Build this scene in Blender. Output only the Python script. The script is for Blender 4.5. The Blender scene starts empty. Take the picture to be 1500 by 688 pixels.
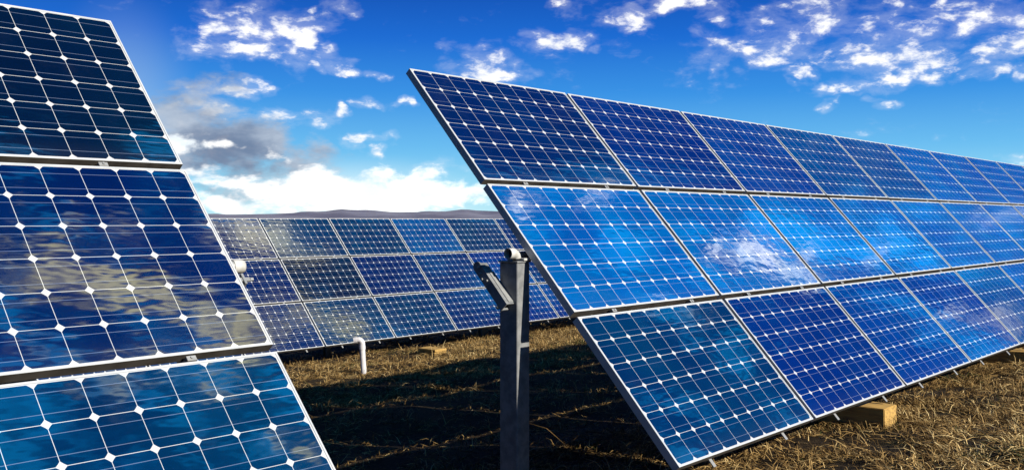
import bpy, math, random
import numpy as np
from mathutils import Matrix, Vector
R = math.radians
random.seed(7)
rng = np.random.default_rng(11)
SC = bpy.context.scene
COL = SC.collection

# ------------------------------------------------------------------ camera
EYE = 1.6                       # lens height above the near ground line
YAW = R(49.1); TILT = R(48.1)
CU, SU = math.cos(YAW), math.sin(YAW)
cam_d = bpy.data.cameras.new('camera'); cam = bpy.data.objects.new('camera', cam_d); COL.objects.link(cam)
cam.location = (0, 0, EYE)
cam.rotation_euler = (R(90) - 0.0153, 0, 0)
cam_d.sensor_width = 36; cam_d.lens = 36 * 1442.0 / 1500.0
cam_d.clip_start = 0.05; cam_d.clip_end = 20000
SC.camera = cam

# ------------------------------------------------------------------ node helper
class NT:
    def __init__(s, tree): s.t = tree; s.n = tree.nodes; s.l = tree.links
    def new(s, typ, **kw):
        n = s.n.new(typ)
        for k, v in kw.items(): setattr(n, k, v)
        return n
    def put(s, sock, v):
        if hasattr(v, 'is_output') or isinstance(v, bpy.types.NodeSocket): s.l.new(v, sock)
        elif v is not None:
            try: sock.default_value = v
            except Exception: sock.default_value = (v, v, v)
    def m(s, op, a, b=None, c=None, clamp=False):
        n = s.new('ShaderNodeMath', operation=op); n.use_clamp = clamp
        for i, v in enumerate((a, b, c)):
            if v is not None: s.put(n.inputs[i], v)
        return n.outputs[0]
    def vm(s, op, a, b=None, out=0):
        n = s.new('ShaderNodeVectorMath', operation=op)
        s.put(n.inputs[0], a)
        if b is not None: s.put(n.inputs[1], b)
        return n.outputs['Value'] if op in ('DOT_PRODUCT', 'LENGTH') else n.outputs[0]
    def ramp(s, fac, stops, interp='LINEAR'):
        n = s.new('ShaderNodeValToRGB'); s.put(n.inputs[0], fac); cr = n.color_ramp; cr.interpolation = interp
        while len(cr.elements) < len(stops): cr.elements.new(0.5)
        for e, (p, c) in zip(cr.elements, stops):
            e.position = p; e.color = (c[0], c[1], c[2], 1) if not isinstance(c, (int, float)) else (c, c, c, 1)
        return n.outputs[0]
    def mix(s, fac, a, b, mode='MIX'):
        n = s.new('ShaderNodeMix', data_type='RGBA', blend_type=mode)
        s.put(n.inputs[0], fac); s.put(n.inputs[6], a if not isinstance(a, tuple) else (*a[:3], 1)); s.put(n.inputs[7], b if not isinstance(b, tuple) else (*b[:3], 1))
        return n.outputs[2]
    def noise(s, vec, scale, detail=4, rough=0.5, dist=0.0, lac=2.0):
        n = s.new('ShaderNodeTexNoise'); s.put(n.inputs['Vector'], vec)
        n.inputs['Scale'].default_value = scale; n.inputs['Detail'].default_value = detail
        n.inputs['Roughness'].default_value = rough; n.inputs['Distortion'].default_value = dist; n.inputs['Lacunarity'].default_value = lac
        return n.outputs[0]
    def smooth(s, v, a, b):
        n = s.new('ShaderNodeMapRange', interpolation_type='SMOOTHSTEP'); s.put(n.inputs[0], v)
        n.inputs[1].default_value = a; n.inputs[2].default_value = b
        return n.outputs[0]
    def mixv(s, fac, a, b):
        n = s.new('ShaderNodeMix', data_type='VECTOR'); s.put(n.inputs[0], fac); s.put(n.inputs[4], a); s.put(n.inputs[5], b)
        return n.outputs[1]
    def comb(s, x, y, z=0.0):
        n = s.new('ShaderNodeCombineXYZ')
        for i, v in enumerate((x, y, z)): s.put(n.inputs[i], v)
        return n.outputs[0]

# ------------------------------------------------------------------ sun + sky
sun_h = Vector((0.25 * CU + 1.9 * SU, 0.25 * SU - 1.9 * CU, 1.0)).normalized()
SUN_EL = math.asin(sun_h.z); SUN_AZ = math.atan2(sun_h.x, sun_h.y)
sd = bpy.data.lights.new('sun', 'SUN'); sd.energy = 5.0; sd.angle = R(0.5); sd.color = (1.0, 0.93, 0.80)
sun = bpy.data.objects.new('sun', sd); COL.objects.link(sun)
sun.rotation_euler = (-sun_h).to_track_quat('-Z', 'Y').to_euler()

W = bpy.data.worlds.new('World'); SC.world = W; W.use_nodes = True
w = NT(W.node_tree); w.n.clear()
tc = w.new('ShaderNodeTexCoord'); D = tc.outputs['Generated']
D = w.vm('NORMALIZE', D)
sp = w.new('ShaderNodeSeparateXYZ'); w.l.new(D, sp.inputs[0]); DX, DY, DZ = sp.outputs
az = w.m('MULTIPLY', w.m('ARCTAN2', DX, DY), 57.29578)
el = w.m('MULTIPLY', w.m('ARCSINE', DZ), 57.29578)
# small domain warp so that no cloud keeps an oval outline
wn = w.new('ShaderNodeTexNoise'); w.l.new(D, wn.inputs['Vector']); wn.inputs['Scale'].default_value = 26; wn.inputs['Detail'].default_value = 3
off = w.vm('MULTIPLY', w.vm('SUBTRACT', wn.outputs['Color'], (0.5, 0.5, 0.5)), (4.5, 2.4, 0))
AE = w.vm('ADD', w.comb(az, el), off)
def px(x, y): return (math.degrees(math.atan((x - 750) / 1442)), math.degrees(math.atan((322 - y) / math.hypot(1442, x - 750))))
def blobs(lst):
    acc = None
    for (x, y, rx, ry, s) in lst:
        v = w.vm('MULTIPLY', w.vm('SUBTRACT', AE, (x, y, 0)), (1 / rx, 1 / ry, 0))
        q = w.m('MULTIPLY_ADD', w.vm('DOT_PRODUCT', v, v), -s, s)
        acc = q if acc is None else w.m('MAXIMUM', acc, q)
    return w.m('MAXIMUM', acc, -1.2)
def P(x, y, rx, ry, s=1.0):
    a, e = px(x, y); k = 1442 * math.pi / 180
    return (a, e, rx / k, ry / k, s)
white = [P(370, 40, 85, 30, 1.0), P(330, 72, 75, 18, .8), P(385, 78, 50, 14, .9), P(400, 28, 30, 22, .8),
         P(495, 85, 34, 14, .8), P(518, 105, 24, 10, .7), P(470, 103, 18, 7, .5), P(357, 131, 28, 12, .9), P(300, 128, 30, 9, .4),
         P(425, 172, 56, 15, .9), P(540, 205, 34, 9, .75), P(552, 224, 16, 7, .6), P(494, 157, 12, 8, .6), P(605, 150, 10, 8, .7),
         P(270, 215, 70, 28, .8), P(300, 160, 60, 12, .5), P(255, 245, 60, 14, .9), P(540, 150, 14, 5, .3),
         P(610, 268, 26, 9, .5), P(655, 250, 30, 8, .45), P(560, 260, 30, 12, .7),
         P(825, 60, 42, 16, .75), P(715, 98, 55, 22, .9), P(735, 112, 42, 16, 1.0), P(665, 76, 22, 10, .6), P(826, 8, 22, 10, .8), P(925, 28, 32, 12, .6),
         P(870, 74, 12, 5, .4), P(500, 18, 26, 12, .6), P(465, 12, 12, 6, .5),
         P(1015, 8, 62, 15, .95), P(1050, 22, 24, 14, .7), P(1036, 90, 34, 18, .8), P(1090, 72, 40, 16, .6), P(1150, 84, 62, 20, .95), P(1200, 68, 30, 16, .7),
         P(1222, 100, 28, 10, .7), P(1298, 88, 56, 24, 1.0), P(1338, 110, 34, 14, .8), P(1250, 122, 50, 11, .6), P(1295, 148, 30, 7, .6),
         P(1185, 12, 50, 28, .75), P(1235, 34, 60, 24, .75), P(1305, 38, 44, 18, .75), P(1185, 125, 18, 7, .6), P(1197, 155, 16, 9, .6),
         P(1400, 88, 80, 14, .6), P(1462, 68, 60, 26, .8), P(1440, 106, 36, 9, .6), P(1395, 20, 60, 22, .6), P(1460, 30, 40, 14, .6), P(1495, 108, 20, 12, .7),
         P(1120, 60, 70, 30, .45), P(1230, 70, 90, 30, .45), P(1370, 50, 110, 40, .4), P(1160, 30, 60, 20, .5), P(1060, 100, 14, 18, .7), P(1340, 60, 40, 12, .5), P(1420, 60, 30, 10, .6), P(1180, 100, 30, 10, .6), P(690, 88, 16, 7, .5), P(560, 110, 12, 6, .4), P(440, 60, 20, 30, .4), P(1326, 222, 14, 6, .35), P(1490, 232, 18, 7, .4),
         # clouds behind the photographer's right shoulder, which the glass mirrors
         (43.9, 36.3, .55, 1.3, .9), (44.4, 40.4, .55, 2.0, .8), (46.2, 25.9, 1.1, 3.0, 1.7), (46.9, 23.6, .6, 1.6, .9), (50.7, 34.0, .45, 1.5, .6), (50.9, 30.5, .5, 2.4, .6),
         (45.4, 20.0, .4, 1.4, .5), (42.0, 13.6, .5, 1.8, .7), (48.2, 14.5, .5, 2.0, .6), (51.3, 54.5, 1.9, 4.5, 1.5), (57.5, 50.0, 1.3, 4.0, .7),
         (59.6, 60.0, 2.0, 9.0, 1.6), (62.5, 65.0, 2.6, 3.0, .8), (61.2, 54.3, 1.2, 3.0, 1.8), (66.0, 55.5, 1.2, 4.0, .9), (69.5, 61.0, 1.8, 3.0, .5), (68.8, 48.8, 1.4, 2.0, .7), (54.0, 63.0, 1.0, 3.0, .5)]
bank = [P(510, 288, 185, 40, 1.7), P(455, 266, 70, 26, 1.1), P(640, 296, 100, 16, .75), P(690, 284, 55, 22, .6), P(310, 296, 90, 18, 1.1), P(285, 214, 42, 9, .8), P(400, 228, 38, 9, .7),
        P(270, 250, 50, 10, .8), P(330, 262, 50, 10, .6)]
grey = [P(330, 210, 115, 50, 1.2), P(430, 240, 75, 34, 1.0), P(270, 175, 95, 45, 1.0), P(370, 280, 90, 26, .8), P(300, 130, 50, 20, .4)]
Dn = w.vm('MULTIPLY', D, (1, 1, 2.1))
side = w.m('MULTIPLY', w.smooth(az, 40, 44.5), w.smooth(el, 11, 15))
warm = w.smooth(az, 44, 56)
mirror = w.vm('MULTIPLY', w.comb(w.m('ADD', az, w.m('MULTIPLY', el, .12)), w.m('MULTIPLY', el, .36)), (1 / 24.0, 1 / 24.0, 1))
n1 = w.noise(w.mixv(side, w.vm('MULTIPLY', Dn, (1.3, 1.3, 1.3)), mirror), 21, 9, 0.60, 0.25)
n2 = w.noise(Dn, 5.0, 4, 0.5)
fb = blobs(bank); fw = blobs(white); fg = blobs(grey)
n3 = w.noise(Dn, 46, 6, 0.6, 0.2)
dens = w.m('ADD', w.m('MULTIPLY', fw, w.m('SUBTRACT', 0.42, w.m('MULTIPLY', side, 0.03))), w.m('ADD', w.m('MULTIPLY', w.m('SUBTRACT', n1, 0.515), 2.3), w.m('MULTIPLY', w.m('SUBTRACT', n3, 0.5), 1.8)))
dens = w.smooth(dens, 0.07, 0.66)
dg = w.m('ADD', w.m('MULTIPLY', fg, 0.62), w.m('MULTIPLY', w.m('SUBTRACT', n1, 0.5), 1.6))
dg = w.smooth(dg, -0.15, 0.6)
# fair-weather field for the part of the sky behind the lens (gives the mirrored sky its mottling)
away = w.smooth(w.m('ABSOLUTE', az), 31, 38)
gen = w.smooth(w.m('ADD', w.m('MULTIPLY', w.m('SUBTRACT', n2, 0.60), 3.2), w.m('MULTIPLY', w.m('SUBTRACT', n1, 0.5), 2.2)), 0.0, 0.5)
gen = w.m('MULTIPLY', w.m('MULTIPLY', gen, away), w.m('MULTIPLY', w.m('SUBTRACT', 1.0, side), 0.07))
nish = w.new('ShaderNodeTexSky', sky_type='NISHITA'); nish.sun_disc = False
nish.sun_elevation = SUN_EL; nish.sun_rotation = SUN_AZ; nish.air_density = 1.6; nish.dust_density = 0.4; nish.ozone_density = 4.0
elf = w.m('DIVIDE', w.m('MAXIMUM', el, 0.0), 90.0)
grad = w.ramp(elf, [(0.0, (.58, .88, .97)), (.014, (.36, .78, .95)), (.045, (.145, .52, .90)), (.08, (.036, .29, .80)),
                    (.115, (.006, .145, .66)), (.15, (.001, .072, .45)), (.33, (.001, .040, .28)), (.6, (.0005, .014, .11)), (1.0, (.0005, .005, .04))])
blue = w.mix(0.975, w.vm('MULTIPLY', nish.outputs[0], (0.1, 0.1, 0.1)), grad)
shade = w.smooth(w.noise(Dn, 11, 5, 0.55), 0.38, 0.66)
cw = w.mix(w.m('MULTIPLY', shade, 0.35), (1.2, 1.18, 1.15), (.66, .74, .88))
cw = w.mix(side, cw, w.mix(warm, (3.6, 3.6, 3.4), (3.0, 2.75, 1.15)))
gshade = w.smooth(w.noise(Dn, 8, 5, 0.6), 0.36, 0.62)
cg = w.mix(gshade, (.17, .225, .35), (.50, .57, .68))
# bright azure patches added to the unseen sky that the glass mirrors
veil = w.smooth(w.m('ADD', w.noise(mirror, 9, 6, .6, .5), w.m('MULTIPLY', w.m('ADD', w.m('MULTIPLY', w.smooth(az, 58, 62.5), .12), w.m('MULTIPLY', w.smooth(az, 49.0, 47.5), .11)))), .54, .66)
blue = w.mix(w.m('MULTIPLY', w.m('MULTIPLY', veil, side), .9), blue, (.012, .85, 2.1))
lowaway = w.m('MULTIPLY', w.smooth(w.m('ABSOLUTE', az), 32, 70), w.m('MULTIPLY', w.m('SUBTRACT', 1.0, side), 0.9))  # unseen sky away from the view, dimmed to lower the ambient light
blue = w.mix(lowaway, blue, w.vm('MULTIPLY', blue, (.26, .30, .36)))
thin = w.m('MULTIPLY', w.smooth(w.m('ADD', w.m('MULTIPLY', fw, 0.42), w.m('MULTIPLY', w.m('SUBTRACT', n1, 0.5), 2.4)), -0.35, 0.45), w.m('MULTIPLY', w.m('SUBTRACT', 1.0, side), 0.17))
c = w.mix(thin, blue, cw)
c = w.mix(dens, c, cw)
c = w.mix(w.m('MULTIPLY', dg, 0.93), c, cg)
db = w.smooth(w.m('ADD', w.m('MULTIPLY', fb, 0.45), w.m('MULTIPLY', w.m('SUBTRACT', n1, 0.5), 2.6)), -0.12, 0.55)
c = w.mix(db, c, w.mix(w.m('MULTIPLY', w.smooth(w.noise(Dn, 24, 6, .6), .46, .66), .55), (1.3, 1.3, 1.28), (.62, .78, .90)))
c = w.mix(gen, c, w.mix(warm, (.55, .6, .7), (.8, .8, .45)))
# glow low over the hills on the left
gl = w.m('MULTIPLY', w.smooth(w.vm('LENGTH', w.vm('MULTIPLY', w.vm('SUBTRACT', w.comb(az, el), (-9.0, 1.0, 0)), (1 / 9.0, 1 / 3.0, 0))), 1.0, 0.0), 0.55)
c = w.mix(gl, c, (1.05, 1.12, 1.12))
gl2 = w.m('MULTIPLY', w.smooth(w.vm('LENGTH', w.vm('MULTIPLY', w.vm('SUBTRACT', w.comb(az, el), (-21.5, 5.5, 0)), (1 / 4.5, 1 / 7.5, 0))), 1.0, 0.0), 0.38)
c = w.mix(gl2, c, (.50, .64, .80))
bg = w.new('ShaderNodeBackground'); bg.inputs[1].default_value = 0.05
w.l.new(w.vm('MULTIPLY', c, (10, 10, 10)), bg.inputs[0])
wo = w.new('ShaderNodeOutputWorld'); w.l.new(bg.outputs[0], wo.inputs[0])
W.cycles.sampling_method = 'MANUAL'; W.cycles.sample_map_resolution = 512

vs = SC.view_settings
vs.view_transform = 'Standard'; vs.look = 'None'; vs.exposure = 1.0; vs.gamma = 1.0
SC.render.engine = 'CYCLES'

# ------------------------------------------------------------------ materials
def mat(name, base=(.5, .5, .5), rough=.5, metal=0.0, spec=None):
    m = bpy.data.materials.new(name); m.use_nodes = True
    t = NT(m.node_tree); p = t.n['Principled BSDF']
    p.inputs['Base Color'].default_value = (*base, 1); p.inputs['Roughness'].default_value = rough; p.inputs['Metallic'].default_value = metal
    if spec is not None: p.inputs['Specular IOR Level'].default_value = spec
    m.diffuse_color = (*base, 1)
    return m, t, p
def mottled(name, a, b, scale, rough=(.4, .6), metal=0.0, bump=0.0, spec=None):
    m, t, p = mat(name, a, rough[0], metal, spec)
    o = t.new('ShaderNodeTexCoord').outputs['Object']
    n = t.noise(o, scale, 6, .6)
    t.put(p.inputs['Base Color'], t.mix(t.smooth(n, .35, .65), a, b))
    mr = t.new('ShaderNodeMapRange'); t.l.new(n, mr.inputs[0]); mr.inputs[3].default_value = rough[0]; mr.inputs[4].default_value = rough[1]
    t.l.new(mr.outputs[0], p.inputs['Roughness'])
    if bump:
        bn = t.new('ShaderNodeBump'); bn.inputs['Strength'].default_value = bump; bn.inputs['Distance'].default_value = .004
        t.l.new(t.noise(o, scale * 5, 4, .6), bn.inputs['Height']); t.l.new(bn.outputs[0], p.inputs['Normal'])
    return m
M_FRAME = mottled('anodised_frame', (0.418, 0.429, 0.44), (0.341, 0.3575, 0.374), 6, (.35, .55), .15)
M_ALU = mottled('mill_aluminium', (0.341, 0.341, 0.33), (0.231, 0.231, 0.2255), 9, (.35, .6), .5)
M_STEEL = mottled('weathered_dark_steel', (0.20, 0.205, 0.21), (0.12, 0.126, 0.13), 14, (.45, .7), .3, .15)
M_GALV = mottled('galvanised_steel', (0.286, 0.2915, 0.286), (0.198, 0.2035, 0.2035), 22, (.35, .6), .35)
M_PVC = mottled('weathered_pvc', (0.407, 0.4015, 0.385), (0.3025, 0.2915, 0.2585), 12, (.35, .5))
M_PVCW = mottled('white_pvc', (0.473, 0.462, 0.473), (0.396, 0.385, 0.396), 12, (.3, .45))
M_GAPSHADE = mottled('row_gap_shade', (0.0275, 0.0225, 0.0175), (0.055, 0.0475, 0.04), 8, (.6, .8))  # shade of the row gaps, painted on upper and lower frame sides
M_BLACK = mat('dark_bore', (.01, .01, .01), .8)[0]
M_BACK = mat('white_backsheet', (0.341, 0.341, 0.33), .6)[0]

CELL = 0.158
def cell_mat(name, base, vary=.22):
    m, t, p = mat(name, base, .07, 0.0, 1.0); p.inputs['IOR'].default_value = 1.62
    oi = t.new('ShaderNodeObjectInfo').outputs['Random']
    o = t.new('ShaderNodeTexCoord').outputs['Object']
    s = t.new('ShaderNodeSeparateXYZ'); t.l.new(o, s.inputs[0])
    U = t.m('DIVIDE', s.outputs[0], CELL); V = t.m('DIVIDE', s.outputs[1], CELL)
    fu = t.m('SUBTRACT', t.m('FRACT', U), .5); fv = t.m('SUBTRACT', t.m('FRACT', V), .5)
    au = t.m('ABSOLUTE', fu); av = t.m('ABSOLUTE', fv)
    gap = 0.5 - 0.0072
    sq = t.m('LESS_THAN', t.m('MAXIMUM', au, av), gap)
    rad = t.m('LESS_THAN', t.m('SQRT', t.m('ADD', t.m('MULTIPLY', fu, fu), t.m('MULTIPLY', fv, fv))), 0.624)
    ins = t.m('MULTIPLY', t.m('LESS_THAN', t.m('ABSOLUTE', t.m('SUBTRACT', U, 5.0)), 5.0), t.m('LESS_THAN', t.m('ABSOLUTE', t.m('SUBTRACT', V, 3.0)), 3.0))
    cell = t.m('MULTIPLY', t.m('MULTIPLY', sq, rad), ins)
    bus = t.m('LESS_THAN', t.m('ABSOLUTE', t.m('SUBTRACT', av, .255)), .0065)
    idv = t.comb(t.m('FLOOR', U), t.m('FLOOR', V), t.m('MULTIPLY', oi, 97.0))
    wn = t.new('ShaderNodeTexWhiteNoise', noise_dimensions='3D'); t.l.new(idv, wn.inputs['Vector']); rv = wn.outputs['Value']
    br = t.m('ADD', t.m('MULTIPLY', rv, vary), 1.0 - vary / 2)
    # silicon: fine vertical fingers and slow colour drift of the coating
    fing = t.m('MULTIPLY', t.m('SINE', t.m('MULTIPLY', U, 2 * math.pi * 34)), .06)
    shift = t.comb(t.m('MULTIPLY', oi, 31.0), t.m('MULTIPLY', oi, 17.0), 0.0)
    drift = t.noise(t.vm('ADD', o, shift), 1.6, 3, .5)
    hue = t.mix(t.smooth(drift, .3, .7), base, (base[0] * .8, base[1] * .62, base[2] * .86))
    colc = t.vm('MULTIPLY', hue, t.comb(*(t.m('ADD', br, fing),) * 3))
    busc = (.15, .19, .28)
    colc = t.mix(t.m('MULTIPLY', bus, 0.6), colc, busc)
    colr = t.mix(cell, (.40, .41, .42), colc)
    # thin film of dust, heavier near the lower frame
    dust = t.m('MULTIPLY', t.smooth(t.noise(t.vm('ADD', o, shift), 7, 6, .65), .52, .9), .02)
    low = t.m('MULTIPLY', t.smooth(s.outputs[1], .12, 0.0), .015)
    colr = t.mix(t.m('ADD', dust, low), colr, (.22, .21, .19))
    t.put(p.inputs['Base Color'], colr)
    bn = t.new('ShaderNodeBump'); bn.inputs['Strength'].default_value = .05; bn.inputs['Distance'].default_value = .02
    t.l.new(t.noise(t.vm('MULTIPLY', o, (1, 2.5, 1)), 5, 2, .5), bn.inputs['Height']); t.l.new(bn.outputs[0], p.inputs['Normal'])
    t.put(p.inputs['Roughness'], t.m('ADD', t.m('MULTIPLY', dust, .6), .05))
    return m
C_NIGHT = cell_mat('cells_blue_black', (0.0003, 0.007, 0.022))  # blues picked per panel: differing sky reflections put into the cell colour
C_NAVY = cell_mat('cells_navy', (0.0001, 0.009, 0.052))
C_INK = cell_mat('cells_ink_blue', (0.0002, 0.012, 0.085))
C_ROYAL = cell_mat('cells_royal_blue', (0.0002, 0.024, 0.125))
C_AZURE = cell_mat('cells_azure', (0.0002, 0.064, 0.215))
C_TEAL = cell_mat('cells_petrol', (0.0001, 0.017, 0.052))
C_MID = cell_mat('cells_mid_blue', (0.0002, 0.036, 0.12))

# ------------------------------------------------------------------ mesh builder
class MB:
    def __init__(s): s.v = []; s.f = []; s.sm = []
    def add(s, vs_, fs, smooth=False):
        b = len(s.v); s.v += [tuple(v) for v in vs_]; s.f += [tuple(i + b for i in f) for f in fs]; s.sm += [smooth] * len(fs); return s
    def box(s, x0, x1, y0, y1, z0, z1, M=None, ch=0.0):
        if ch > 0:       # chamfered along every edge
            pts = []; 
            import itertools
            c = ((x0, x1), (y0, y1), (z0, z1))
            import bmesh
            bm = bmesh.new(); bmesh.ops.create_cube(bm, size=1)
            for v in bm.verts: v.co = Vector([c[k][0] if v.co[k] < 0 else c[k][1] for k in range(3)])
            bmesh.ops.bevel(bm, geom=list(bm.edges), offset=ch, segments=1, affect='EDGES')
            bm.verts.index_update()
            vv = [M @ v.co if M else v.co for v in bm.verts]; ff = [[v.index for v in f.verts] for f in bm.faces]; bm.free()
            return s.add(vv, ff)
        vv = [Vector(p) for p in ((x0, y0, z0), (x1, y0, z0), (x1, y1, z0), (x0, y1, z0), (x0, y0, z1), (x1, y0, z1), (x1, y1, z1), (x0, y1, z1))]
        if M: vv = [M @ v for v in vv]
        return s.add(vv, [(0, 3, 2, 1), (4, 5, 6, 7), (0, 1, 5, 4), (1, 2, 6, 5), (2, 3, 7, 6), (3, 0, 4, 7)])
    def tube(s, pts, r, n=24, inner=None, cap=True, radii=None):
        """sweep a circle along pts (optionally hollow)"""
        pts = [Vector(p) for p in pts]; rings = []
        up = None
        for i, p in enumerate(pts):
            d = (pts[min(i + 1, len(pts) - 1)] - pts[max(i - 1, 0)]).normalized()
            if up is None:
                up = Vector((0, 0, 1)) if abs(d.z) < .9 else Vector((1, 0, 0))
            a = d.cross(up).normalized(); b = a.cross(d).normalized(); up = b
            rings.append((p, a, b))
        def sk(rr, flip):
            vv = []
            for k, (p, a, b) in enumerate(rings):
                q = rr * (radii[k] if radii else 1)
                vv += [p + a * q * math.cos(2 * math.pi * i / n) + b * q * math.sin(2 * math.pi * i / n) for i in range(n)]
            ff = []
            for k in range(len(rings) - 1):
                for i in range(n):
                    j = (i + 1) % n; f = (k * n + i, (k + 1) * n + i, (k + 1) * n + j, k * n + j)
                    ff.append(f if not flip else f[::-1])
            return vv, ff
        vv, ff = sk(r, False); s.add(vv, ff, True)
        if inner:
            vi, fi = sk(inner, True); s.add(vi, fi, True)
            for k in (0, len(rings) - 1):
                vv2 = vv[k * n:(k + 1) * n] + vi[k * n:(k + 1) * n]
                s.add(vv2, [(i, (i + 1) % n, n + (i + 1) % n, n + i) for i in range(n)])
        elif cap:
            s.add(vv[:n], [tuple(range(n))]); s.add(vv[-n:], [tuple(range(n))[::-1]])
        return s
    def build(s, name, m, parent=None, loc=(0, 0, 0), rot=(0, 0, 0)):
        me = bpy.data.meshes.new(name); me.from_pydata(s.v, [], s.f)
        me.polygons.foreach_set('use_smooth', s.sm); me.materials.append(m)
        import bmesh
        bm = bmesh.new(); bm.from_mesh(me); bmesh.ops.recalc_face_normals(bm, faces=bm.faces); bm.to_mesh(me); bm.free()
        me.update()
        o = bpy.data.objects.new(name, me); COL.objects.link(o)
        if parent: o.parent = parent
        o.location = loc; o.rotation_euler = rot
        return o
def tag(o, label=None, cat=None, group=None, kind=None):
    for k, v in (('label', label), ('category', cat), ('group', group), ('kind', kind)):
        if v: o[k] = v
    return o
def empty(name, loc, rz=0.0):
    o = bpy.data.objects.new(name, None); COL.objects.link(o); o.location = loc; o.rotation_euler = (0, 0, rz); o.empty_display_size = .2
    return o

# ------------------------------------------------------------------ site frame: u along the rows, d towards the sunny side
def S(u, d, z): return Vector((u * CU + d * SU, u * SU - d * CU, z + EYE))
def gz(d):       # height of the gently sloping field, relative to the lens
    d = np.asarray(d, float)
    dd = np.clip(d, -19.0, 7.0)
    z = -1.6 + .082 * (dd + 2.6)
    z = np.where(d < -19, z - 1.6 * (1 - np.exp((d + 19) / 20.0)), z)
    z = np.where(d > 7, z + 1.2 * (1 - np.exp(-(d - 7) / 15.0)), z)
    return z
_ph = rng.uniform(0, 6.28, 24); _kx = rng.normal(0, 1.0, 24); _ky = rng.normal(0, 1.0, 24); _am = rng.uniform(.3, 1, 24)
def bumps(u, d):
    z = np.zeros_like(np.asarray(u, float))
    for i in range(24):
        k = 1.6 if i < 8 else (4.0 if i < 16 else 9.0)
        a = .016 if i < 8 else (.007 if i < 16 else .0035)
        z = z + a * _am[i] * np.sin(_kx[i] * k * u + _ky[i] * k * d + _ph[i])
    return z
def groundz(u, d): return gz(d) + bumps(u, d)

# ground sheet: fine near the arrays, then out to the horizon
def axis(lo, hi, step, far):
    mid = list(np.arange(lo, hi, step)); out = []
    x = hi; s_ = step
    while x < far: out.append(x); s_ *= 1.35; x += s_
    left = []; x = lo; s_ = step
    while x > -far: s_ *= 1.35; x -= s_; left.append(x)
    return np.array(left[::-1] + mid + out + [far])
us = axis(-4, 30, .12, 9000); ds = axis(-18, 3, .12, 9000)
UU, DD = np.meshgrid(us, ds)
near = np.exp(-np.clip(np.hypot(UU - 10, DD + 7) - 26, 0, None) / 10)
ZZ = gz(DD) + bumps(UU, DD) * near
ZZ[near < .02] -= 0
nu, nd = len(us), len(ds)
co = np.stack([UU * CU + DD * SU, UU * SU - DD * CU, ZZ + EYE], -1).reshape(-1, 3)
ii = np.arange(nu * nd).reshape(nd, nu)
fa = np.stack([ii[:-1, :-1], ii[1:, :-1], ii[1:, 1:], ii[:-1, 1:]], -1).reshape(-1, 4)
def fast_mesh(name, co, faces, m, smooth=True):
    me = bpy.data.meshes.new(name); k = faces.shape[1]
    me.vertices.add(len(co)); me.vertices.foreach_set('co', co.astype(np.float32).ravel())
    me.loops.add(faces.size); me.loops.foreach_set('vertex_index', faces.astype(np.int32).ravel())
    me.polygons.add(len(faces)); me.polygons.foreach_set('loop_start', np.arange(0, faces.size, k, dtype=np.int32))
    me.polygons.foreach_set('use_smooth', np.full(len(faces), smooth)); me.materials.append(m)
    me.update(calc_edges=True); me.validate()
    o = bpy.data.objects.new(name, me); COL.objects.link(o)
    return o
M_SOIL, t, p = mat('dry_turf_soil', (.08, .06, .04), .95, 0, .1)
o_ = t.new('ShaderNodeTexCoord').outputs['Object']
a = t.noise(o_, 1.3, 5, .6); b = t.noise(o_, 24, 6, .7)
cc = t.mix(t.smooth(a, .4, .62), (0.014, 0.0095, 0.005), (0.024, 0.016, 0.008))
cc = t.mix(t.smooth(t.noise(o_, .9, 3, .5), .56, .7), cc, (0.0175, 0.019, 0.006))
cc = t.mix(t.smooth(b, .50, .75), cc, (0.06, 0.0425, 0.021))
cc = t.mix(t.smooth(b, .46, .30), cc, (0.015, 0.0105, 0.0065))
t.put(p.inputs['Base Color'], cc)
bn = t.new('ShaderNodeBump'); bn.inputs['Strength'].default_value = .9; bn.inputs['Distance'].default_value = .03
t.l.new(b, bn.inputs['Height']); t.l.new(bn.outputs[0], p.inputs['Normal'])
tag(fast_mesh('ground', co, fa, M_SOIL), 'brown dry field that slopes away beneath the solar arrays', kind='structure')

# ------------------------------------------------------------------ hills
def hills():
    n = 220; rings = []
    azs = np.linspace(-50, 50, n)
    def prof(a):      # elevation angle in degrees as in the photograph
        x = 750 + 1442 * math.tan(R(a))
        pts = [(-800, 316), (0, 314), (300, 315), (400, 313.5), (500, 308.5), (540, 307.5), (575, 311), (630, 310.5), (690, 308), (730, 309.5), (800, 312), (1000, 311), (1300, 315), (2400, 317)]
        xs, ys = zip(*pts); return math.degrees((322 - np.interp(x, xs, ys)) / 1442)
    Dm = 4200.0; v = []; f = []
    rows = [(3000, 0.0), (3400, .45), (3800, .82), (4200, 1.0), (4700, .7), (5600, 0.0)]
    for r_, k in rows:
        for a in azs:
            h = math.tan(R(prof(a))) * 4200 + 3.5
            wob = 1 + (.12 * math.sin(a * .9 + r_) + .08 * math.sin(a * 2.7 + r_ * .3)) * (k < 1)
            z = -8 + (h + 8) * k * wob
            v.append((r_ * math.sin(R(a)), r_ * math.cos(R(a)), z + EYE - 3.5 * (k == 1)))
    for j in range(len(rows) - 1):
        for i in range(n - 1):
            f.append((j * n + i, j * n + i + 1, (j + 1) * n + i + 1, (j + 1) * n + i))
    m, t, p = mat('haze_tinted_hillside', (.16, .12, .17), .95, 0, .05)  # purple grey of the distance haze is put into the hill colour
    o = t.new('ShaderNodeTexCoord').outputs['Object']
    nn = t.noise(t.vm('MULTIPLY', o, (1, 1, 6)), .0035, 7, .62)
    t.put(p.inputs['Base Color'], t.mix(t.smooth(nn, .4, .6), (0.085, 0.085, 0.125), (0.15, 0.15, 0.195)))
    b_ = MB(); b_.add(v, f, True); ob = b_.build('hills', m); tag(ob, 'low purple grey hills along the horizon', kind='structure')
hills()

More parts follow.
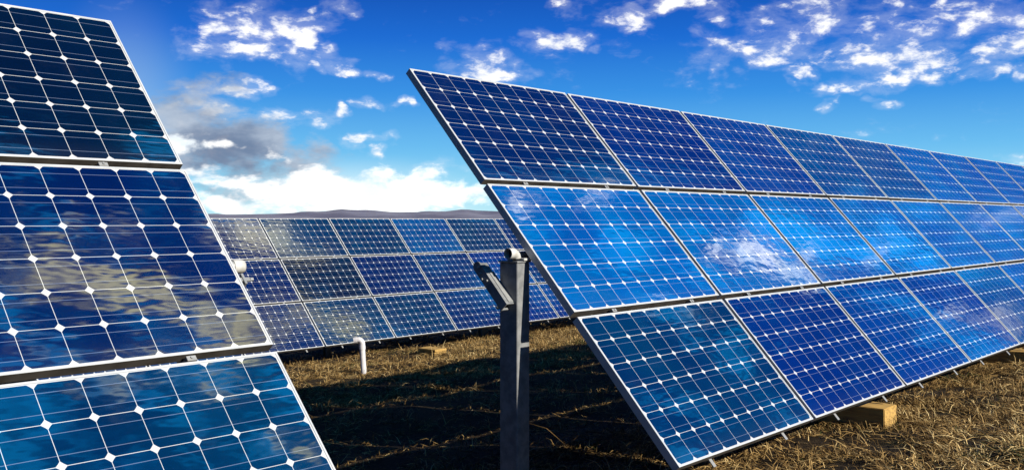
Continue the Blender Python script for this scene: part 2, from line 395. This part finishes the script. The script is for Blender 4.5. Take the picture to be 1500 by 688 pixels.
# ------------------------------------------------------------------ one solar panel
PW, PH = 1.610, 0.972; PITU, PITV = 1.6466, 1.0051
TH = .046; LIP = .0095
def make_panel():
    ring = [(-0, -0), (1, 0), (1, 1), (0, 1)]
    def rect(i, z): return [(i, i, z), (PW - i, i, z), (PW - i, PH - i, z), (i, PH - i, z)]
    prof = [(0.0, -TH), (0.0, -.0015), (.0015, 0.0), (LIP - .001, 0.0), (LIP, -.001), (LIP, -.010), (.004, -.012), (.004, -TH + .002), (.028, -TH + .002), (.028, -TH), (0, -TH)]
    b = MB(); vv = []
    for i, z in prof: vv += rect(i, z)
    ff = []
    for k in range(len(prof) - 1):
        for e in range(4):
            g = (e + 1) % 4; ff.append((k * 4 + e, k * 4 + g, (k + 1) * 4 + g, (k + 1) * 4 + e))
    b.add(vv, ff)
    fr = b.build('solar_panel', M_FRAME)
    fr.data.materials.append(M_GAPSHADE)
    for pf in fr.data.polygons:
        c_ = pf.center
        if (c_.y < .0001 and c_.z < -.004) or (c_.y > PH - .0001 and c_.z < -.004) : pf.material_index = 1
    g = MB(); mu = (PW - 10 * CELL) / 2; mv = (PH - 6 * CELL) / 2
    x0 = LIP - mu + .0005; x1 = PW - LIP - mu - .0005; y0 = LIP - mv + .0005; y1 = PH - LIP - mv - .0005
    g.box(x0, x1, y0, y1, -.0085, -.0025)
    gl = g.build('cell_sheet', C_NAVY, fr, loc=(mu, mv, 0))
    gl.material_slots[0].link = 'OBJECT'
    gl.material_slots[0].material = C_NAVY
    bs = MB(); bs.box(LIP, PW - LIP, LIP, PH - LIP, -.0115, -.0090); b2 = bs.build('back_sheet', M_BACK, fr)
    jb = MB(); jb.box(.74, .87, .80, .90, -.034, -.012, ch=.003); j = jb.build('junction_box', M_BLACK, fr)
    return fr
proto = make_panel()
used = [False]
def place_panel(parent, M, m):
    if not used[0]: fr = proto; used[0] = True
    else:
        fr = proto.copy(); COL.objects.link(fr)
        for ch in proto.children:
            c_ = ch.copy(); COL.objects.link(c_); c_.parent = fr
    fr.parent = parent; fr.matrix_local = M
    for ch in fr.children:
        if ch.name.startswith('cell_sheet'): ch.material_slots[0].link = 'OBJECT'; ch.material_slots[0].material = m
    return fr

def solar_array(label, u0, dtop, ztop, c0, c1, pick, post_us, tube_ext=(0, 0), jit=0.0):
    """columns c0..c1-1 of three landscape panels; u0 = left edge of column 0, (dtop, ztop) = upper edge"""
    cosT, sinT = math.cos(TILT), math.sin(TILT)
    L = 3 * PITV - (PITV - PH)
    uL = u0 + c0 * PITU; uR = u0 + (c1 - 1) * PITU + PW
    dmid = dtop + L / 2 * cosT
    base = S(uL, dmid, float(gz(dmid)))
    root = empty('solar_array', base, YAW); tag(root, label, 'solar array', 'rows of tilted solar arrays')
    inv = root_inv = (Matrix.Translation(base) @ Matrix.Rotation(YAW, 4, 'Z')).inverted()
    # local frame of the tilted table: x along u, y up the slope, z = normal; origin at lower left front edge
    bot = S(uL, dtop + L * cosT, ztop - L * sinT)
    TB = Matrix.Translation(inv @ bot) @ Matrix.Rotation(TILT, 4, 'X')
    for c in range(c0, c1):
        for r in range(3):
            x = (c - c0) * PITU; y = (2 - r) * PITV
            j = Matrix.Rotation(random.uniform(-jit, jit), 4, 'X') @ Matrix.Rotation(random.uniform(-jit, jit), 4, 'Y')
            place_panel(root, TB @ Matrix.Translation((x, y, random.uniform(-.0008, .0008))) @ j, pick(c, r))
    rot = TB.to_euler(); loc = TB.to_translation()
    # rails up the slope, two behind each column; their ends show below the lower edge
    rb = MB(); rb.box(-.015, .015, .004, L - .004, -TH - .034, -TH - .001, ch=.002); rb.box(-.014, .014, -.048, .006, -TH - .0085, -TH - .0015, ch=.001)
    cb = MB(); cb.box(-.020, .020, -.011, .011, -TH - .001, .0035, ch=.0015); cb.tube([(0, 0, .0035), (0, 0, .009)], .006, 8)
    rail0 = clamp0 = None
    for c in range(c0, c1):
        for k in (.23, .77):
            x = (c - c0) * PITU + k * PW
            if rail0 is None: rail = rail0 = rb.build('rail', M_ALU, root)
            else: rail = rail0.copy(); COL.objects.link(rail)
            rail.matrix_local = TB @ Matrix.Translation((x, 0, 0))
            for y in (PITV - (PITV - PH) / 2, 2 * PITV - (PITV - PH) / 2):
                if clamp0 is None: cl = clamp0 = cb.build('clamp', M_ALU, rail)
                else: cl = clamp0.copy(); COL.objects.link(cl); cl.parent = rail
                cl.location = (0, y, -0.006)
    # torque tube and posts
    tb = MB(); xa = -tube_ext[0]; xb = uR - uL + tube_ext[1]
    tz = -TH - .042 - .034
    ymid = L / 2 + .02
    tb.tube([(xa, ymid, tz), (xb, ymid, tz)], .028, 24)
    tt = tb.build('torque_tube', M_GALV, root); tt.matrix_local = TB
    if tube_ext[1] > 0:
        cp = MB(); cp.tube([(xb - .045, ymid, tz), (xb - .002, ymid, tz), (xb + .010, ymid, tz), (xb + .016, ymid, tz)], .031, 24, radii=[1, 1, .93, .6])
        cpo = cp.build('tube_cap', M_PVC, tt)
    for pu in post_us:
        pc = TB @ Vector((pu - uL, ymid, tz - .03))
        pb = MB(); h = pc.z + .3
        pb.box(-.055, .055, -.062, -.054, -h, 0); pb.box(-.055, .055, .054, .062, -h, 0); pb.box(-.004, .004, -.054, .054, -h, 0)
        pb.build('post', M_STEEL, root, loc=(pc.x, pc.y, pc.z + .0))
    return root, TB, uL, uR

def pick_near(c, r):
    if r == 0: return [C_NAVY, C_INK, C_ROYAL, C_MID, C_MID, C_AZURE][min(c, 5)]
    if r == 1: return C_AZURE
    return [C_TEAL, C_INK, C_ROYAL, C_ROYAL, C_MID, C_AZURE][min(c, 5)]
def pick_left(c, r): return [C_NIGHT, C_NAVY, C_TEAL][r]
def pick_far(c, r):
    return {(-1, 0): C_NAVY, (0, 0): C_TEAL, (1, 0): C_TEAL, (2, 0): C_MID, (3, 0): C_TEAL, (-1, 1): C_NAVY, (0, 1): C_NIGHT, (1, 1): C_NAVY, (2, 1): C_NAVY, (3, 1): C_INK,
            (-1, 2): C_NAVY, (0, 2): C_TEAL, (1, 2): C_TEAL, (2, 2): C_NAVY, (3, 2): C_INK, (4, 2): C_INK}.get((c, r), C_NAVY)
UC = -0.65277 * CU + 6.2889 * SU; DC = -0.65277 * SU - 6.2889 * CU
UL_ = -1.95963 * CU + 4.82321 * SU; DL = -1.95963 * SU - 4.82321 * CU
UF = -4.7338 * CU + 18.40537 * SU; DF = -4.7338 * SU - 18.40537 * CU
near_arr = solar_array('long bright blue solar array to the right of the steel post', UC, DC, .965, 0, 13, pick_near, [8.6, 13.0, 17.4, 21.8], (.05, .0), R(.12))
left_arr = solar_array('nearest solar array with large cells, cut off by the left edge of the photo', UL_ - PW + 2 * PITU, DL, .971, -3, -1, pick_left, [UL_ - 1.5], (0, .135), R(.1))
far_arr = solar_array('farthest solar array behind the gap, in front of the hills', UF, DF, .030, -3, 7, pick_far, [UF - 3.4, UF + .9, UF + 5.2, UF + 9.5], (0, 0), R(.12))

# small bracket at the end of the left array's tube
root, TB, uL, uR = left_arr
bk = MB(); bk.box(.0, .085, -.010, .010, -.006, .006, ch=.002); bk.box(.045, .058, -.028, .028, -.012, .012, ch=.002); bk.tube([(.085, 0, 0), (.100, 0, 0)], .009, 6)
L = 3 * PITV - (PITV - PH)
b_ = bk.build('end_bracket', M_GALV, root); b_.matrix_local = TB @ Matrix.Translation((uR - uL + .04, L / 2 - .075, -TH - .05))

# ------------------------------------------------------------------ steel post in the gap
pu0, pu1 = 4.25, 4.36; pd0, pd1 = -3.776, -3.642; ztopp = -.245
base = S((pu0 + pu1) / 2, (pd0 + pd1) / 2, float(gz(-3.7)))
post = empty('steel_post', base, YAW); tag(post, 'dark steel post with bolted arm and pipe elbow on top, beside the long array', 'post')
PI_ = (Matrix.Translation(base) @ Matrix.Rotation(YAW, 4, 'Z')).inverted()
h = ztopp - float(gz(-3.7)); wu = (pu1 - pu0) / 2; wd = (pd1 - pd0) / 2
b = MB(); t_ = .009
b.box(-wu, wu, -wd, wd, -.4, h - .001, ch=.004)
b.build('column', M_STEEL, post)
b = MB(); b.box(-wu - .006, wu + .006, -wd - .006, wd + .006, h, h + .010, ch=.002); b.build('cap_plate', M_STEEL, post)
b = MB(); b.box(-.012, wu + .004, -wd - .016, -wd + .05, h + .0105, h + .026, ch=.003); b.build('saddle', M_PVC, post)
# arm, parallel to the slope of the panels
def L_(u, d, z): return PI_ @ S(u, d, z)
A0 = L_(4.215, -3.895, -.270); A1 = L_(4.215, -3.685, -.496)
ax = (A1 - A0).normalized(); side = Vector((1, 0, 0)); nrm = side.cross(ax).normalized()
if nrm.z < 0: nrm = -nrm
MA = Matrix((( side.x, ax.x, nrm.x, A0.x), (side.y, ax.y, nrm.y, A0.y), (side.z, ax.z, nrm.z, A0.z), (0, 0, 0, 1)))
ln = (A1 - A0).length
b = MB(); hw = .032; hh = .030
b.box(-hw, hw, 0, ln, hh - .007, hh, MA); b.box(-hw, hw, 0, ln, -hh, -hh + .007, MA); b.box(-hw, -hw + .007, 0, ln, -hh + .007, hh - .007, MA)
# rounded upper end
vv = []; n = 14
for x in (-hw, -hw + .012):
    vv += [MA @ Vector((x, -math.sin(math.pi * i / (n - 1)) * .028 + .001, math.cos(math.pi * i / (n - 1)) * hh)) for i in range(n)]
ff = [tuple(range(n)), tuple(range(2 * n - 1, n - 1, -1))] + [(i, i + 1, n + i + 1, n + i) for i in range(n - 1)] + [(n - 1, 0, n, 2 * n - 1)]
b.add(vv, ff)
arm = b.build('arm', M_STEEL, post)
st = MB(); st.box(-.006, hw + .003, .07, ln - .012, hh + .0005, hh + .0045, MA, ch=.001); st.build('arm_lit_strip', M_GALV, arm)  # paler strip added to paint sunlight on the arm's upper face
bolt0 = None
for (y, z) in ((.015, .010), (.05, -.004), (.085, -.014), (.115, .008)):
    q = MB(); q.tube([MA @ Vector((-hw - .012, y, z)), MA @ Vector((-hw, y, z))], .0075, 6); q.build('bolt', M_GALV, arm)
q = MB(); q.tube([MA @ Vector((-.03, ln - .03, -hh - .012)), MA @ Vector((-.03, ln - .03, -hh))], .012, 8); q.build('bolt', M_GALV, arm)
# pipe elbow: mouth towards the left array, turning down onto the saddle
zc = ztopp + .010 + .044; r_ = .031
c0 = L_(4.20, -3.665, 0); c1 = L_(4.30, -3.665, 0)
pts = [Vector((c0.x, c0.y, L_(0, 0, zc).z)), Vector((c0.x + .028, c0.y, L_(0, 0, zc).z)), Vector((c0.x + .0285, c0.y, L_(0, 0, zc).z))]
xe = c1.x - .03
zz = pts[0].z; rad = .030
path = [pts[0], Vector((xe - rad, c0.y, zz))] + [Vector((xe - rad + rad * math.sin(a_), c0.y, zz - rad + rad * math.cos(a_))) for a_ in np.linspace(.25, math.pi / 2, 7)] + [Vector((xe, c0.y, h + .026))]
b = MB(); b.tube(path, .0265, 28, inner=.0235)
el_ = b.build('pipe_elbow', M_PVC, post)
b = MB(); b.tube([path[0] - Vector((.004, 0, 0)), path[0] + Vector((.045, 0, 0))], r_, 28, inner=.027); b.build('collar', M_PVC, el_)
b = MB(); b.tube([path[0] + Vector((.034, 0, 0)), path[0] + Vector((.036, 0, 0))], .0232, 28); b.build('bore_shade', M_BLACK, el_)  # black disc stands in for the shade inside the pipe mouth

# ------------------------------------------------------------------ white pipe before the far array
def pipe():
    u, d = 9.90, -11.62; g0 = float(gz(d)); base = S(u, d, g0)
    r0 = empty('vent_pipe', base, 0); tag(r0, 'white plastic pipe with bent top standing in grass before the farthest array', 'pipe')
    H = .50
    lean = Vector((-.03, 0, 0))
    b = MB(); b.tube([(0.03, 0, -.1), (0, 0, H - .10)], .042, 28); b.build('riser', M_PVCW, r0)
    R0 = .060; cx = -.0 - R0
    path = [Vector((0, 0, H - .10))] + [Vector((cx + R0 * math.cos(a), 0, H - .06 + R0 * math.sin(a))) for a in np.linspace(0, math.pi / 2 + .25, 10)]
    path.append(path[-1] + (path[-1] - path[-2]).normalized() * .05)
    b = MB(); b.tube(path, .045, 28, inner=.039); e = b.build('elbow', M_PVCW, r0)
    b = MB(); b.tube([(0.003, 0, H - .145), (0, 0, H - .085)], .049, 28); b.build('collar', M_PVCW, r0)
    m_ = path[-1]; dd = (path[-1] - path[-2]).normalized()
    b = MB(); b.tube([m_ - dd * .045, m_ + dd * .001], .050, 28, inner=.042); b.build('mouth_collar', M_PVCW, e)
pipe()

# ------------------------------------------------------------------ timber blocks
M_WOOD, t, p = mat('sawn_timber', (.42, .27, .10), .8, 0, .2)
o_ = t.new('ShaderNodeTexCoord').outputs['Object']
g1 = t.noise(t.vm('MULTIPLY', o_, (9, 1.2, 9)), 5, 6, .6, .6); g2 = t.noise(o_, 9, 5, .6)
cw_ = t.mix(t.smooth(g1, .35, .68), (0.40, 0.25, 0.070), (0.216, 0.132, 0.048)); cw_ = t.mix(t.smooth(g2, .55, .8), cw_, (0.096, 0.072, 0.048))
t.put(p.inputs['Base Color'], cw_)
bn = t.new('ShaderNodeBump'); bn.inputs['Strength'].default_value = .6; bn.inputs['Distance'].default_value = .006
t.l.new(g1, bn.inputs['Height']); t.l.new(bn.outputs[0], p.inputs['Normal'])
def block(u, dfront, wu, ln, hh, label, rz=0.0, two=False):
    base = S(u + wu / 2, dfront, float(groundz(u + wu / 2, dfront)) - .015)
    r0 = empty('timber_block', base, YAW + rz); tag(r0, label, 'timber block', 'timber blocks on the ground under the arrays')
    import bmesh
    def one(z0, z1, nm, ox=0):
        bm = bmesh.new(); bmesh.ops.create_cube(bm, size=1)
        for v in bm.verts: v.co = Vector((v.co.x * wu + ox, (v.co.y + .5) * ln, z0 + (v.co.z + .5) * (z1 - z0)))
        bmesh.ops.subdivide_edges(bm, edges=list(bm.edges), cuts=5, use_grid_fill=True)
        rr = random.Random(u)
        for v in bm.verts: v.co += Vector((rr.gauss(0, .0018), rr.gauss(0, .0018), rr.gauss(0, .0018)))
        sharp = [e for e in bm.edges if len(e.link_faces) == 2 and e.calc_face_angle() > 1]
        bmesh.ops.bevel(bm, geom=sharp, offset=.006, segments=2, affect='EDGES')
        bm.normal_update()
        b = MB(); bm.verts.index_update(); b.add([v.co.copy() for v in bm.verts], [[v.index for v in f.verts] for f in bm.faces]); bm.free()
        b.build(nm, M_WOOD, r0)
    if two: one(0, hh * .52, 'beam'); one(hh * .56, hh, 'beam', .012)
    else: one(0, hh, 'beam')
block(7.74, -2.835, .27, .75, .172, 'tan timber block sticking out under the middle of the long array')
block(11.98, -2.82, .31, .75, .15, 'tan timber block under the long array at the right edge of the photo')
block(12.42, -12.60, .30, .45, .11, 'pair of stacked tan timbers under the farthest array, in the dark', 0, True)

# ------------------------------------------------------------------ dry grass
M_GRASS, t, p = mat('dry_grass', (.4, .3, .15), .75, 0, .15)
at = t.new('ShaderNodeAttribute', attribute_name='tone').outputs['Fac']
gc = t.ramp(at, [(0, (0.0203, 0.029, 0.0058)), (.12, (0.0435, 0.0493, 0.0104)), (.17, (0.029, 0.0174, 0.0058)), (.45, (0.115, 0.066, 0.020)), (.75, (0.29, 0.185, 0.066)), (1.0, (0.58, 0.44, 0.21))])
t.put(p.inputs['Base Color'], gc)
M_GRASS.use_backface_culling = False
def patches(u, d):
    return .5 + .5 * np.sin(.9 * u + 1.3 * np.sin(.7 * d) + 2.1 * d) * np.sin(1.7 * u - .8 * d + 1.2 * np.sin(1.1 * u))
def blades(N, ulo, uhi, dlo, dhi, scale, upright):
    u = rng.uniform(ulo, uhi, N); d = rng.uniform(dlo, dhi, N)
    dist = np.hypot(u * .95, d)
    # clumps: pull roots towards random clump centres
    nc = N // 22; cu_ = rng.uniform(ulo, uhi, nc); cd_ = rng.uniform(dlo, dhi, nc); idx = rng.integers(0, nc, N); isc = rng.random(N) < .55
    u = np.where(isc, cu_[idx] + rng.normal(0, .045, N), u); d = np.where(isc, cd_[idx] + rng.normal(0, .045, N), d)
    ang = rng.uniform(0, 2 * np.pi, N)
    comb_ = .6 * np.sin(u * .8 + d * .5) + .8 * np.sin(u * .3 - d * 1.1)
    ang = np.where(rng.random(N) < .28, comb_ + rng.normal(0, .6, N), ang)
    ln = scale * rng.lognormal(-2.55, .42, N)
    up = (rng.random(N) < upright)
    inc = np.where(up, rng.uniform(.7, 1.35, N), rng.uniform(.02, .55, N))
    ln = np.where(up, ln * .8, ln * 1.25)
    wd = scale * rng.uniform(.0016, .0034, N)
    z0 = groundz(u, d) + rng.uniform(-.004, .018, N) * scale
    hx, hy = np.cos(ang), np.sin(ang)
    pa = np.stack([-hy, hx], -1)
    P0 = np.stack([u, d, z0], -1)
    bend = rng.uniform(.25, .8, N)
    def pt(s, inc_): return P0 + np.stack([hx * np.cos(inc_) * s, hy * np.cos(inc_) * s, np.sin(inc_) * s], -1) * ln[:, None]
    P1 = pt(.5, inc)
    P2 = P1 + np.stack([hx * np.cos(inc - bend) * .5, hy * np.cos(inc - bend) * .5, np.sin(inc - bend) * .5], -1) * ln[:, None]
    P2[:, 2] = np.maximum(P2[:, 2], z0 + .002)
    tw = rng.uniform(-.8, .8, N)
    off = np.concatenate([pa * (wd * np.cos(tw))[:, None], (wd * np.sin(tw))[:, None]], -1)
    V = np.stack([P0 - off, P0 + off, P1 - off * .8, P1 + off * .8, P2], 1)
    pt_ = patches(u, d)
    keep = (.5 + .5 * np.sin(5.1 * u + 2 * np.sin(3.3 * d)) * np.sin(6.3 * d + 1.7 * np.sin(2.9 * u))) > rng.uniform(.05, .95, N)
    bare = np.sin(1.35 * u + 1.9 * np.sin(.8 * d + .6)) * np.sin(2.1 * d - .9 * u + 1.4) > .62
    keep &= ~(bare & (rng.random(N) < .7))
    tone = np.clip(rng.beta(1.3, 1.9, N) * .85 + .17, 0, 1)
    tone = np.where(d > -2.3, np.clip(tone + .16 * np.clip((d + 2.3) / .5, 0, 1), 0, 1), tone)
    green = rng.random(N) < np.clip((pt_ - .7) * 1.2, .01, .28)
    tone = np.where(green, rng.uniform(0, .16, N), tone)
    tone = np.where((~green) & up, np.clip(tone + .06, 0, 1), tone)
    return V[keep], tone[keep], u, d
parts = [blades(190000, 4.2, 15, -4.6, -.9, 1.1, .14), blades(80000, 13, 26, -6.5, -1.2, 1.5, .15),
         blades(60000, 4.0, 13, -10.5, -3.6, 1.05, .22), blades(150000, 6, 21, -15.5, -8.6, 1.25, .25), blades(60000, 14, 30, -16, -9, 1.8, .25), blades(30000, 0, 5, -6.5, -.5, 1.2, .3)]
V = np.concatenate([q[0] for q in parts]); T = np.concatenate([q[1] for q in parts])
N = len(V); X = V.reshape(-1, 3); Xw = np.stack([X[:, 0] * CU + X[:, 1] * SU, X[:, 0] * SU - X[:, 1] * CU, X[:, 2] + EYE], -1)
b0 = np.arange(N)[:, None] * 5
tri = np.concatenate([b0 + np.array([[0, 1, 3]]), b0 + np.array([[0, 3, 2]]), b0 + np.array([[2, 3, 4]])], 0)
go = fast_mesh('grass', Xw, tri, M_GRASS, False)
at_ = go.data.attributes.new('tone', 'FLOAT', 'POINT'); at_.data.foreach_set('value', np.repeat(T, 5).astype(np.float32))
tag(go, 'dry straw coloured grass matted over the field', 'grass', kind='stuff')
